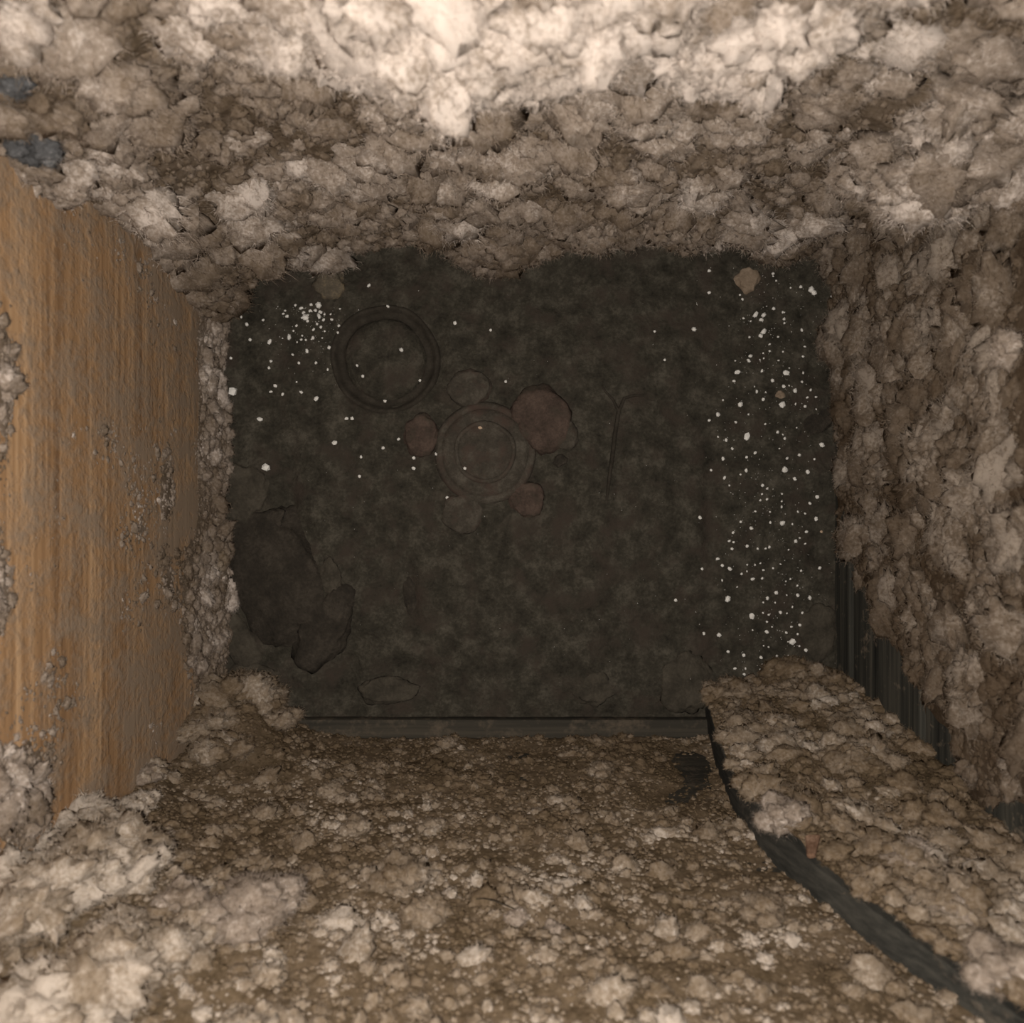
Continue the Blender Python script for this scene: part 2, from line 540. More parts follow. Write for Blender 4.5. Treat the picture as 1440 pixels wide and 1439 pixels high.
def coat(name, q, inward, nu, ts, spec, mat, label, seed):
    """lint layer over the quad q (bottom u0, bottom u1, top u1, top u0)"""
    r = np.random.default_rng(seed)
    a, b, c, d = [np.array(x, float) for x in q]
    W = np.linalg.norm(b - a)
    Lh = np.linalg.norm(d - a)
    s = np.linspace(0, W, nu)
    t = ts * Lh
    S, T = np.meshgrid(s, t, indexing='ij')
    P = spec.get('surf', quad_point)(q, S / W, T / Lh)
    PX, PY = project(P)
    C = np.full(S.shape, spec.get('cover', 1.0))
    for (px, py, rx, ry, w) in spec.get('spots', []):
        C += w * np.exp(-((PX - px) / rx) ** 2 - ((PY - py) / ry) ** 2)
    C += spec.get('vary', 0.25) * fbm(S * 14, T * 14, seed + 5, 4)
    K = np.zeros(S.shape)
    for (px, py, rx, ry, w) in spec.get('thick', []):
        K += w * np.exp(-((PX - px) / rx) ** 2 - ((PY - py) / ry) ** 2)
    if 'left_ramp' in spec:
        w_, x_ = spec['left_ramp']
        K += w_ * np.exp(-((P[..., 0] - XL) / x_) ** 2)
    lo = spec.get('low', 0.0)
    edge = lo + spec.get('ragged', 0.02) * fbm(S * 22, S * 0 + 3.3, seed + 11, 4)
    cut = np.clip((T - edge) / spec.get('round', 0.014), 0, 1)
    h = spec.get('base', 0.004) * np.clip(C, -1, 1.5) - 0.0045 * np.clip(1 - C / 0.55, 0, 1)
    h += spec.get('relief', 0.006) * fbm(S * 30, T * 30, seed + 3, 4) * np.clip(C, 0, 1)
    h += 0.0016 * fbm(S * 160, T * 160, seed + 9, 3) * np.clip(C, 0.1, 1)
    h += K
    h = np.where(h > 0, h * np.sqrt(cut), h) - 0.006 * (cut <= 0)
    n = np.cross(b - a, d - a); n /= np.linalg.norm(n)
    if np.dot(n, inward) < 0:
        n = -n
    V = P + n * h[..., None]
    me = mesh_np(name, V.reshape(-1, 3), quads=grid_quads(nu, len(t)))
    TB = spec.get('tone', 0.30) + 0.16 * fbm(S * 20, T * 20, seed + 30, 3)
    attr(me, 'tone', np.clip(TB, 0.02, 1))
    me.materials.append(mat)
    o = link(bpy.data.objects.new(name, me))
    tag(o, label, 'lint', kind='stuff')
    SURF[name] = (V, n)
    # the balls and crumbs of lint lying on the sheet
    su = (b - a) / W; tv = (d - a) / Lh
    frame = Matrix([[su[k], np.cross(n, su)[k], n[k]] for k in range(3)])
    pts, rads, tones = [], [], []
    for (rmin, rmax, dens, tmean, tvar, thr, sink) in spec['tiers']:
        nn = int(W * Lh / (math.pi * ((rmin + rmax) / 2) ** 2) * dens)
        s0 = r.uniform(0, W, nn); t0 = r.uniform(0, Lh, nn)
        rad = rmin + (rmax - rmin) * r.uniform(0, 1, nn) ** 1.8
        ii = np.clip(np.searchsorted(s, s0), 0, nu - 1); jj = np.clip(np.searchsorted(t, t0), 0, len(t) - 1)
        ok = (C[ii, jj] > thr + r.uniform(-0.22, 0.22, nn)) & (t0 > edge[ii, jj] + rad * 0.3) & (h[ii, jj] > -0.0042)
        ii, jj, rad = ii[ok], jj[ok], rad[ok]
        pts.append(V[ii, jj] + n * (rad * sink)[:, None])
        rads.append(rad)
        patch = 0.24 * fbm(S[ii, jj] * 16, T[ii, jj] * 16, seed + 41, 3) + 0.16 * fbm(S[ii, jj] * 55, T[ii, jj] * 55, seed + 47, 2)
        for (px, py, rx, ry, w) in spec.get('falloff_spots', []):  # flash falloff put into the lint colour
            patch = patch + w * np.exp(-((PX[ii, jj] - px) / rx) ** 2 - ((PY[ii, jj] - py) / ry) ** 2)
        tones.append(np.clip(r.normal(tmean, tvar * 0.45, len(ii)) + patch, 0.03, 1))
    for (px, py, rp, tn) in spec.get('puffs', []):           # big clouds of lint: a heap of balls
        k = np.argmin((PX - px) ** 2 + (PY - py) ** 2)
        i, j = np.unravel_index(k, S.shape)
        rad = rp * (H - P[i, j, 2]) / F
        cnt = 26
        sub_r = rad * r.uniform(0.22, 0.5, cnt)
        an = r.uniform(0, 6.28, cnt); rr = rad * np.sqrt(r.uniform(0, 1, cnt)) * 0.85
        el = rad * 0.55 * np.sqrt(np.clip(1 - (rr / rad) ** 2, 0, 1)) * r.uniform(0.5, 1.0, cnt)
        c0 = V[i, j]
        pts.append(c0 + su * (rr * np.cos(an))[:, None] + tv * (rr * np.sin(an))[:, None] + n * el[:, None])
        rads.append(sub_r)
        tones.append(np.clip(r.normal(tn, 0.07, cnt), 0, 1))
    add_puffs(o, np.concatenate(pts), np.concatenate(rads), spec.get('aspect', (1.25, 1.0, 0.8)), np.concatenate(tones), frame, mat, r)
    return o


def spaced(d_near, d_far, n, d_top, n_top, top, bot):
    """rows along a wall: fine between the floor and the edge of the picture, coarse above"""
    lo = (bot - d_far) / (bot - top)
    a = np.linspace(lo, (bot - d_near) / (bot - top), n)
    b_ = np.linspace(a[-1], 1.0, n_top + 1)[1:]
    return np.concatenate([a, b_])


QB = [(XL + 0.001, YB, ZB), (XR - 0.001, YB, ZB), (XR - 0.001, YB, ZT), (XL + 0.001, YB, ZT)]
coat('back_lint', QB, (0, -1, 0), 420, spaced(0.46, 0.905, 260, TOP, 24, TOP, 0.905), dict(
    tiers=[(0.013, 0.029, 1.05, 0.72, 0.10, 0.50, 0.20),
           (0.006, 0.012, 0.6, 0.64, 0.13, 0.40, 0.30),
           (0.0022, 0.0050, 0.7, 0.48, 0.15, 0.15, 0.2)],
    spots=[(240, 60, 170, 60, -0.6), (330, 170, 130, 60, -0.55), (1230, 90, 110, 50, -0.5),
           (1110, 220, 70, 40, -0.4), (780, 130, 200, 30, -0.3)],
    thick=[(640, -90, 330, 70, 0.018), (1060, -40, 130, 60, 0.022), (1350, 120, 130, 70, 0.045), (380, 345, 90, 40, 0.010)],
    left_ramp=(0.050, 0.105),
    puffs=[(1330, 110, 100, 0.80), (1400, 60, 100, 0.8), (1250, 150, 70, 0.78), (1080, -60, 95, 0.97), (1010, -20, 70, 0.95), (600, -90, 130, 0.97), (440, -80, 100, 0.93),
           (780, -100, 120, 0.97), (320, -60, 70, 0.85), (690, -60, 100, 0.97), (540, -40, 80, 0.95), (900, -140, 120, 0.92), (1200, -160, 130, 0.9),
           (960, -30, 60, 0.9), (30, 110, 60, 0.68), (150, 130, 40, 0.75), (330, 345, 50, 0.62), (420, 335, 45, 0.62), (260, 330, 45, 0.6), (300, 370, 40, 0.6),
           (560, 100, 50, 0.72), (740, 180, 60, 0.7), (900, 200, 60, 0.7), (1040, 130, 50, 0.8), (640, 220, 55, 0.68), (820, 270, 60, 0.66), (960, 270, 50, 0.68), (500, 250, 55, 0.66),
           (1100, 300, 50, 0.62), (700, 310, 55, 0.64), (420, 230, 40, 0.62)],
    base=0.022, relief=0.012, low=0.030, ragged=0.020, round=0.018, vary=0.3, tone=0.36), M_lint,
    'pale grey-brown shaggy lint covering the whole upper wall', 11)

QR = [(XR + 0.001, -0.33, ZB), (XR + 0.001, YB, ZB), (XR + 0.001, YB, ZT), (XR + 0.001, -0.33, ZT)]
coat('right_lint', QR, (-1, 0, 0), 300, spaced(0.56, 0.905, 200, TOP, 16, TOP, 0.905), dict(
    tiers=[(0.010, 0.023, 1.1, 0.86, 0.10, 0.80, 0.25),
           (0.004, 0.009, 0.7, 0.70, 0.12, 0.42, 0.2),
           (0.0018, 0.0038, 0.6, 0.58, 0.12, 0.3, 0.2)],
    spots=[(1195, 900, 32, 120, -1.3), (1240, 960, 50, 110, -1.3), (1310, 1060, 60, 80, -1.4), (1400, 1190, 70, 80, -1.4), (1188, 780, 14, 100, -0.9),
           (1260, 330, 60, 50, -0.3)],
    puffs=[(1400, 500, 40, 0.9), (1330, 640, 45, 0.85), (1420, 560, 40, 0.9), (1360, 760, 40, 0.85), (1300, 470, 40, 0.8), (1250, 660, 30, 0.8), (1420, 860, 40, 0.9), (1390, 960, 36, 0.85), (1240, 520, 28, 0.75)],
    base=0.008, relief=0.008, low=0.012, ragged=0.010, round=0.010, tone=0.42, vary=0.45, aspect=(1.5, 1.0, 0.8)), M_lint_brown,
    'brown puffy lint hanging in vertical ridges on the right wall', 23)

QF = [(XL + 0.001, YF0, ZB), (XR, YF0, ZB), (XR, YF1, ZT), (XL + 0.001, YF1, ZT)]
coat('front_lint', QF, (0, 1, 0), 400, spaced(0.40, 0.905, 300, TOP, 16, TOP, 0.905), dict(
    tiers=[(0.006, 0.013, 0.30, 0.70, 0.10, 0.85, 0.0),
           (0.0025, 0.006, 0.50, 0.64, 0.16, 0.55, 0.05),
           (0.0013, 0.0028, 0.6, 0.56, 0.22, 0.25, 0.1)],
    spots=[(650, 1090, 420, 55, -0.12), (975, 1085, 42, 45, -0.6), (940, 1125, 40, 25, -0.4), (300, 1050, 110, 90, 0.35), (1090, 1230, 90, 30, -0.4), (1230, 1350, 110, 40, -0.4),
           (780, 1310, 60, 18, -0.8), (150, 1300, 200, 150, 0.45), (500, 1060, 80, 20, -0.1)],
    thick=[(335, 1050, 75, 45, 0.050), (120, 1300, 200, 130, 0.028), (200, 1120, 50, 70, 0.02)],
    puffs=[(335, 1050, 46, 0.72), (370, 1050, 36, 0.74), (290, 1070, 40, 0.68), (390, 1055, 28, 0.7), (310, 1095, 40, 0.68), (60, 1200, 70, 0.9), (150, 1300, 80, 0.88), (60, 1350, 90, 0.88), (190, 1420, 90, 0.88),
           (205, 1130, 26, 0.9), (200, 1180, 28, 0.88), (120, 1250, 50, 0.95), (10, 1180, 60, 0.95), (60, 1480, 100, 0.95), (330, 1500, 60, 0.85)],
    cover=0.8, base=0.005, relief=0.006, low=0.020, ragged=0.006, round=0.006, vary=0.42, tone=0.46, falloff_spots=[(750, 1450, 900, 150, 0.18), (700, 1080, 450, 60, -0.10)]), M_lint_front,  # lint toned paler near the flash, darker deep down: painted light falloff
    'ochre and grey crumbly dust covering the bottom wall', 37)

QL = [(XL + 0.0005, -0.29, ZB), (XL + 0.0005, YB, ZB), (XL + 0.0005, YB, ZT), (XL + 0.0005, -0.29, ZT)]
coat('left_lint', QL, (1, 0, 0), 300, spaced(0.50, 0.905, 200, TOP, 10, TOP, 0.905), dict(
    tiers=[(0.005, 0.011, 1.1, 0.72, 0.08, 0.62, 0.25),
           (0.0025, 0.005, 1.0, 0.66, 0.10, 0.50, 0.2),
           (0.0010, 0.0022, 0.45, 0.62, 0.10, 0.22, 0.2)],
    thick=[(305, 470, 16, 60, 0.006), (305, 620, 14, 70, 0.008), (305, 790, 16, 80, 0.010), (305, 900, 16, 60, 0.008)],
    spots=[(296, 480, 18, 60, 0.8), (296, 560, 14, 60, 0.7), (296, 640, 18, 60, 0.9), (298, 790, 24, 70, 1.0), (294, 890, 30, 70, 0.9),
           (235, 690, 10, 50, 0.5), (210, 1010, 25, 40, 0.2), (5, 560, 16, 90, 0.6), (0, 850, 12, 80, 0.6), (120, 470, 60, 60, 0.05), (230, 620, 40, 200, 0.05), (10, 1110, 40, 60, 0.7)],
    cover=0.19, base=0.0008, relief=0.0016, low=0.008, ragged=0.006, round=0.006, vary=0.36, tone=0.52, aspect=(1.3, 1, 0.7)), M_lint,
    'thin pale dust tufts clinging to the orange left board', 51)

coat('post_lint', POST_Q, (0, 1, 0.1), 130, spaced(0.42, 0.90, 260, TOP, 12, TOP, 0.92), dict(
    tiers=[(0.007, 0.015, 0.8, 0.68, 0.10, 0.55, 0.25),
           (0.0035, 0.007, 1.1, 0.60, 0.12, 0.40, 0.3),
           (0.0014, 0.0028, 1.1, 0.45, 0.15, 0.2, 0.2)],
    puffs=[(1280, 1230, 42, 0.7), (1340, 1290, 50, 0.72), (1115, 965, 34, 0.6), (1420, 1300, 50, 0.8), (1200, 1080, 30, 0.66), (1090, 1040, 30, 0.66)],
    base=0.007, relief=0.006, low=0.020, ragged=0.008, round=0.010, tone=0.44, surf=post_point), M_lint_front,
    'tan puffy lint caked on the leaning corner post', 67)

# ------------------------------------------------------------------ floor of the pit
FX0, FX1, FY0, FY1 = -0.352, 0.392, -0.272, 0.335
nx, ny = 470, 380
fx = np.linspace(FX0, FX1, nx); fy = np.linspace(FY0, FY1, ny)
GX, GY = np.meshgrid(fx, fy, indexing='ij')
FZ = 0.0042 * fbm(GX * 16, GY * 16, 71, 4) + 0.0022 * fbm(GX * 75, GY * 75, 72, 4) + 0.0006 * fbm(GX * 300, GY * 300, 73, 2)
PXF = CX + GX * F / H; PYF = CY - GY * F / H


def dent(px, py, rx, ry, dz):
    global FZ
    FZ = FZ + dz * np.exp(-((PXF - px) / rx) ** 2 - ((PYF - py) / ry) ** 2)


for dd in [(575, 840, 14, 50, -0.008), (590, 950, 25, 20, -0.006), (405, 690, 18, 60, -0.010), (480, 930, 30, 60, -0.008),
           (612, 500, 14, 45, -0.005), (870, 660, 8, 70, -0.005), (1000, 700, 14, 180, -0.006), (760, 700, 30, 25, -0.003),
           (450, 820, 20, 80, 0.004), (545, 970, 35, 14, 0.006), (840, 960, 60, 25, 0.004), (960, 960, 50, 50, 0.005), (500, 370, 60, 25, -0.008),
           (1150, 780, 16, 16, -0.008), (1165, 600, 30, 12, -0.008)]:
    dent(*dd)
_rl = np.hypot(PXF - 541, PYF - 505)
FZ = FZ - 0.0075 * np.clip((78 - _rl) / 14, 0, 1)
fm = mesh_np('floor', np.stack([GX, GY, FZ], -1).reshape(-1, 3), quads=grid_quads(nx, ny))
fm.materials.append(M_mud)
floor = link(bpy.data.objects.new('floor', fm))
tag(floor, 'dark olive-brown mud floor at the bottom of the pit', kind='structure')


def fz(x, y):
    i = min(max(int((x - FX0) / (FX1 - FX0) * (nx - 1)), 0), nx - 1)
    j = min(max(int((y - FY0) / (FY1 - FY0) * (ny - 1)), 0), ny - 1)
    return float(FZ[i, j])


def on_floor(px, py):
    p = at(px, py, H)
    return float(p[0]), float(p[1]), fz(p[0], p[1])


MM = H / F                                # metres per pixel on the floor


# ------------------------------------------------------------------ things lying on the mud
M_toy = mud_mat('muddy_toy', [(0.3, (0.020, 0.017, 0.013)), (0.5, (0.040, 0.034, 0.026)), (0.7, (0.076, 0.066, 0.052))], 55, 0.004, stain=(0.045, 0.031, 0.024))
M_toy_red = mud_mat('muddy_red_toy', [(0.3, (0.018, 0.014, 0.010)), (0.5, (0.046, 0.032, 0.025)), (0.7, (0.08, 0.056, 0.043))], 55, 0.004, stain=(0.036, 0.03, 0.022))
M_stone = mud_mat('muddy_stone', [(0.3, (0.011, 0.0095, 0.0075)), (0.5, (0.0235, 0.0195, 0.0148)), (0.7, (0.047, 0.039, 0.030))], 40, 0.006)
M_stone_grey = mud_mat('grey_stone', [(0.3, (0.015, 0.0132, 0.0098)), (0.5, (0.037, 0.0315, 0.0235)), (0.7, (0.062, 0.053, 0.040))], 40, 0.005)
M_plaster = mud_mat('tan_plaster', [(0.3, (0.09, 0.066, 0.045)), (0.5, (0.16, 0.12, 0.085)), (0.7, (0.24, 0.185, 0.135))], 60, 0.002)
M_crumb = mud_mat('crumb', [(0.3, (0.035, 0.029, 0.02)), (0.5, (0.075, 0.062, 0.045)), (0.66, (0.15, 0.115, 0.07))], 60, 0.004)
M_bark = mud_mat('twig_bark', [(0.3, (0.013, 0.011, 0.008)), (0.5, (0.024, 0.020, 0.015)), (0.7, (0.04, 0.034, 0.026))], 60, 0.001)
M_grain = mud_mat('white_grain', [(0.3, (0.42, 0.40, 0.36)), (0.5, (0.58, 0.56, 0.52)), (0.7, (0.74, 0.72, 0.68))], 90, 0.0006)
M_grain_tan = mud_mat('tan_grain', [(0.3, (0.28, 0.19, 0.13)), (0.5, (0.40, 0.29, 0.2)), (0.7, (0.55, 0.42, 0.32))], 90, 0.0006)
M_splinter = mud_mat('red_splinter', [(0.3, (0.05, 0.027, 0.016)), (0.5, (0.1, 0.058, 0.037)), (0.7, (0.2, 0.13, 0.09))], 90, 0.0006)


def obj(name, v, f, mat, parent=None, loc=None, smooth=True):
    if f.shape[1] == 4:
        me = mesh_np(name, v, quads=f, smooth=smooth)
    else:
        me = mesh_np(name, v, tris=f, smooth=smooth)
    me.materials.append(mat)
    o = bpy.data.objects.new(name, me)
    if loc is not None:
        o.location = loc
    return link(o, parent)


def lump(seed, size, amp=0.18, sub=3, sc=1.1, flat=0.0):
    """a worn rounded body"""
    v0, f = ICO[sub]
    rad = np.array([1 + amp * mnoise.fractal(Vector(p) * sc + Vector((seed, seed * 2.1, -seed)), 0.9, 2.0, 4) for p in v0])
    v = v0 * rad[:, None]
    if flat:
        v[:, 2] = np.where(v[:, 2] > flat, flat + (v[:, 2] - flat) * 0.25, v[:, 2])
    return v * np.array(size), f


def lathe(profile, seg, wob, seed):
    prof = np.array(profile)
    a = np.linspace(0, 2 * math.pi, seg, endpoint=False)
    w = 1 + wob * np.array([mnoise.noise(Vector((math.cos(x) * 1.2 + seed, math.sin(x) * 1.2, seed))) for x in a])
    R = prof[:, 0][:, None] * w[None, :]
    X = R * np.cos(a); Y = R * np.sin(a)
    Z = prof[:, 1][:, None] + 0.0009 * fbm(X * 130 + seed, Y * 130, seed, 3)
    v = np.stack([X, Y, Z], -1).reshape(-1, 3)
    m = len(prof)
    i, j = np.meshgrid(np.arange(m - 1), np.arange(seg), indexing='ij')
    j2 = (j + 1) % seg
    f = np.stack([i * seg + j, (i + 1) * seg + j, (i + 1) * seg + j2, i * seg + j2], -1).reshape(-1, 4)
    return v, f


# turtle-shaped sand toy: stepped round shell, head and four stubby legs
x, y, z = on_floor(683, 637)
tt = root('turtle_toy', (x, y, z - 0.004))
tag(tt, 'mud-caked turtle-shaped toy with round shell and stubby legs', 'toy')
prof = [(0.0005, 0.0225), (0.014, 0.0225), (0.028, 0.0205), (0.0345, 0.0185), (0.0365, 0.0135), (0.039, 0.0140), (0.047, 0.0135), (0.0515, 0.0115),
        (0.053, 0.0085), (0.0555, 0.0100), (0.059, 0.0088), (0.0615, 0.005), (0.062, -0.006)]
v, f = lathe([(r_ * 0.96, z_) for r_, z_ in prof], 72, 0.05, 3)
sh = obj('shell', v, f, M_toy, tt)
v, f = lathe([(0.030, 0.0195), (0.0315, 0.0215), (0.034, 0.0218), (0.0355, 0.019)], 60, 0.07, 3)
obj('shell_ridge', v, f, M_toy, sh)


def toy_part(name, px, py, rx, ry, h, seed, mat, rot=0.0, parent=tt):
    v, f = lump(seed, (rx * MM, ry * MM, h), 0.15, 4, 1.7, 0.5)
    o = obj(name, v, f, mat, parent)
    p = on_floor(px, py)
    o.location = (p[0] - tt.location.x, p[1] - tt.location.y, 0.003)
    o.rotation_euler = (0, 0, rot)
    return o


hd = toy_part('head', 762, 590, 42, 50, 0.021, 4.2, M_toy_red, 0.45)
sn = toy_part('snout', 795, 612, 18, 24, 0.016, 6.1, M_toy, 0.3, tt)
toy_part('leg', 660, 546, 31, 27, 0.012, 1.7, M_toy, 0.2)
toy_part('leg', 592, 612, 27, 30, 0.013, 2.9, M_toy_red)
toy_part('leg', 651, 722, 31, 30, 0.013, 7.3, M_toy, 0.5)
toy_part('leg', 740, 702, 26, 27, 0.012, 9.4, M_toy_red)

# round lid pressed into the mud
x, y, z = on_floor(541, 505)
ld = root('round_lid', (x, y, 0.0))
tag(ld, 'round mud-filled lid pressed into the mud near the upper left', 'lid')
v, f = lathe([(0.0005, 0.0030), (0.02, 0.0028), (0.036, 0.0022), (0.0435, 0.0008), (0.0465, -0.0025), (0.048, -0.006)], 72, 0.07, 8)
obj('centre_disc', v, f, M_mud, ld)
v, f = lathe([(0.0465, -0.0035), (0.0485, -0.0052), (0.0525, -0.0052), (0.0555, -0.0030), (0.0575, 0.0010), (0.0595, 0.0022), (0.0625, 0.0012), (0.064, -0.006)], 84, 0.07, 8)
obj('rim', v, f, M_bark, ld)

for (px, py, rx, ry, h, seed, mat, rot, fl_, name, label) in [
    (345, 690, 40, 48, 0.022, 1.0, M_stone_grey, 0.3, 0.3, 'flat_stone', 'greyish flat stone against the left wall below the brightest square grain'),
    (392, 815, 68, 100, 0.030, 2.0, M_stone, 0.25, 0.35, 'mud_lump', 'big dark mud lump beside the lower left wall'),
    (455, 880, 40, 62, 0.020, 3.0, M_stone, -0.5, 0.4, 'mud_lump', 'smaller dark mud lump touching the right of the big lump'),
    (333, 898, 24, 52, 0.020, 4.0, M_stone_grey, 0.55, 0.4, 'flat_stone', 'narrow grey stone wedged between big mud lump and left lint'),
    (358, 745, 44, 26, 0.016, 5.0, M_stone, 0.5, 0.3, 'flat_stone', 'small dark slab just above the big mud lump'),
    (350, 958, 42, 24, 0.02, 12.0, M_stone_grey, 0.2, 0.4, 'flat_stone', 'grey stone in the lower left corner by the lint mound'),
    (578, 845, 12, 34, 0.008, 6.0, M_stone, 0.15, 0.4, 'mud_clod', 'thin dark clod lying alone in the lower left mud'),
    (466, 812, 15, 26, 0.008, 7.0, M_stone_grey, 0.1, 0.4, 'pebble', 'pale oval pebble right of the big mud lump'),
    (545, 970, 42, 20, 0.010, 8.0, M_stone_grey, 0.05, 0.4, 'flat_stone', 'pale grey flat stone near the front rail'),
    (835, 968, 30, 24, 0.009, 9.0, M_stone_grey, 0.1, 0.4, 'flat_stone', 'bluish grey flat stone near the middle of the front rail'),
    (962, 962, 38, 44, 0.010, 10.0, M_stone_grey, 0.1, 0.35, 'clay_slab', 'grey-green clay slab at the foot of the corner post'),
    (1052, 394, 18, 17, 0.015, 11.0, M_plaster, 0.3, 0.6, 'plaster_chunk', 'pale tan plaster chunk under the upper lint edge'),
    (464, 400, 24, 23, 0.024, 13.0, M_crumb, 0.3, 0.6, 'rubble_chunk', 'brown glinting rubble chunk in the notch of upper left lint'),
    (1096, 556, 7, 6, 0.005, 14.0, M_plaster, 0.3, 0.6, 'plaster_chunk', 'tiny tan chip among white grains on the right'),
    (1150, 590, 34, 20, 0.012, 15.0, M_stone, 0.5, 0.5, 'mud_clod', 'dark clod with a hollow edge by the right wall'),
    (788, 648, 10, 8, 0.006, 16.0, M_stone, 0.5, 0.5, 'mud_clod', 'tiny dark clod under the turtle toy snout'),
    (1150, 890, 28, 40, 0.012, 17.0, M_stone_grey, 0.1, 0.4, 'flat_stone', 'grey stone beside the dark boards at lower right')]:
    v, f = lump(seed, (rx * MM, ry * MM, h * 0.8), 0.26, 4, 1.4, 0.6)
    p = on_floor(px, py)
    o = obj(name, v, f, mat, None, (p[0], p[1], p[2] - 0.2 * h))
    o.rotation_euler = (0, 0, rot)
    tag(o, label, {'flat_stone': 'stone', 'mud_lump': 'mud lump', 'mud_clod': 'clod', 'clay_slab': 'clay', 'plaster_chunk': 'plaster', 'rubble_chunk': 'rubble', 'pebble': 'pebble'}[name])


def tube(name, pts, radii, mat, parent=None, seg=7, loc=(0, 0, 0)):
    pts = np.array(pts, float); n = len(pts)
    tan = np.gradient(pts, axis=0); tan /= np.linalg.norm(tan, axis=1, keepdims=True) + 1e-12
    ref = np.array([0.31, 0.17, 0.93])
    u = np.cross(tan, ref); u /= np.linalg.norm(u, axis=1, keepdims=True) + 1e-12
    w = np.cross(tan, u)
    a = np.linspace(0, 2 * math.pi, seg, endpoint=False)
    v = pts[:, None, :] + np.array(radii)[:, None, None] * (u[:, None, :] * np.cos(a)[None, :, None] + w[:, None, :] * np.sin(a)[None, :, None])
    i, j = np.meshgrid(np.arange(n - 1), np.arange(seg), indexing='ij')
    j2 = (j + 1) % seg
    f = np.stack([i * seg + j, i * seg + j2, (i + 1) * seg + j2, (i + 1) * seg + j], -1).reshape(-1, 4)
    return obj(name, v.reshape(-1, 3), f, mat, parent, loc)


# half-sunk twig right of the turtle toy
path = [(853, 705), (857, 670), (861, 640), (865, 610), (870, 580), (878, 560), (892, 556), (906, 556)]
pw = []
for (px, py) in path:
    p = on_floor(px, py); pw.append((p[0], p[1], p[2] + 0.0012))
tw = tube('twig', pw, [0.0014, 0.0022, 0.0026, 0.0026, 0.0024, 0.002, 0.0017, 0.001], M_bark)
tag(tw, 'thin dark bent twig half sunk in mud right of turtle toy', 'twig')
bw = [on_floor(870, 578), on_floor(862, 562), on_floor(852, 552), on_floor(846, 542)]
tube('side_shoot', [(p[0], p[1], p[2] + 0.0014) for p in bw], [0.0018, 0.0015, 0.0012, 0.0008], M_bark, tw)

# ------------------------------------------------------------------ white grains
BIG = {(331, 552): 6.2, (378, 658): 6.2, (1100, 736): 4.4, (1023, 842): 4.2, (1056, 866): 4.8, (1113, 902): 4.2, (1139, 409): 4.6, (1143, 413): 4.2,
       (1050, 614): 5.0, (1103, 661): 5.0, (1062, 443): 4.2, (1073, 444): 4.2, (445, 561): 3.8, (366, 590): 4.0, (471, 623): 4.2, (407, 475): 3.8,
       (379, 481): 3.6, (449, 430): 4.4, (430, 447): 5.2, (449, 445): 3.6, (1011, 893): 3.6, (1073, 467): 4.4, (975, 464): 3.6, (1165, 462): 4.2,
       (1036, 524): 4.0, (1041, 569): 3.8, (1010, 583): 3.6, (1055, 501): 3.6, (1155, 626): 3.8, (1098, 570): 4.4, (1104, 525): 4.0}
MEAS = [(339,446),(347,456),(352,478),(379,481),(407,475),(405,446),(416,430),(438,429),(449,430),(436,437),(430,447),(449,445),(455,450),(477,459),
 (476,469),(441,464),(441,476),(424,478),(432,494),(412,499),(381,508),(379,518),(325,504),(331,552),(381,551),(388,543),(398,555),(424,552),(445,561),
 (444,510),(421,511),(461,520),(366,590),(471,623),(378,658),(503,515),(511,530),(546,432),(519,402),(565,493),(591,536),(542,565),(496,589),(488,589),
 (561,618),(539,630),(508,643),(506,670),(582,644),(582,659),(463,489),(427,440),(444,437),(433,452),(446,456),(452,440),(424,434),(467,450),
 (994,353),(997,381),(997,412),(975,464),(920,467),(934,507),(1086,386),(1139,409),(1143,413),(1170,386),(1169,417),(1170,425),(1125,404),(1044,421),
 (1062,443),(1073,444),(1070,450),(1087,435),(1102,449),(1073,467),(1069,473),(1045,448),(1165,462),(1126,465),(1055,501),(1052,508),(1036,524),(1104,525),
 (1071,522),(1085,536),(1032,536),(1101,544),(1117,550),(1139,549),(1064,551),(1073,562),(1041,569),(1098,570),(1010,583),(1034,594),(1050,614),(1131,572),
 (1155,626),(1103,617),(1093,608),(1030,631),(1021,619),(1050,643),(1017,645),(1062,637),(1124,640),(1144,646),
 (1106,645),(1002,661),(1103,661),(1135,664),(1118,674),(1049,662),(1019,672),(998,591),(1041,734),(1056,743),(1030,749),(1025,761),(1029,772),(1050,768),
 (1100,736),(1134,748),(1155,748),(1119,761),(1149,699),(1139,708),(1100,713),(1072,683),(1117,673),(1148,730),(1023,842),(1025,800),(1015,795),(1042,807),
 (1057,814),(1153,799),(1127,803),(1090,833),(1078,841),(1121,837),(1139,841),(1097,861),(1128,862),(1056,866),(1077,874),(1124,879),(1113,902),(1132,914),
 (1045,921),(990,891),(1011,893),(950,844),(1009,786),(987,800),(984,728),(1069,924),(1077,934),(1033,940),(1046,948),(1042,960),(974,940),(993,963),(968,953),
 (1023,916),(1077,888),(676,604),(655,660),(629,700),(615,640),(711,537),(690,465),(640,455)]
r = np.random.default_rng(99)
pts = [(p[0], p[1], BIG.get(p, float(r.uniform(1.9, 2.9)))) for p in MEAS]
while len(pts) < 298:                         # smaller ones between those measured
    if r.random() < 0.84:
        px, py = float(1080 + 85 * (r.random() + r.random() - 1)), float(r.uniform(385, 955))
    else:
        px, py = float(r.normal(440, 26)), float(430 + abs(r.normal(0, 34)))
    pts.append((px, py, float(r.uniform(1.2, 1.9))))
v1, f1 = ICO[1]
gm = []
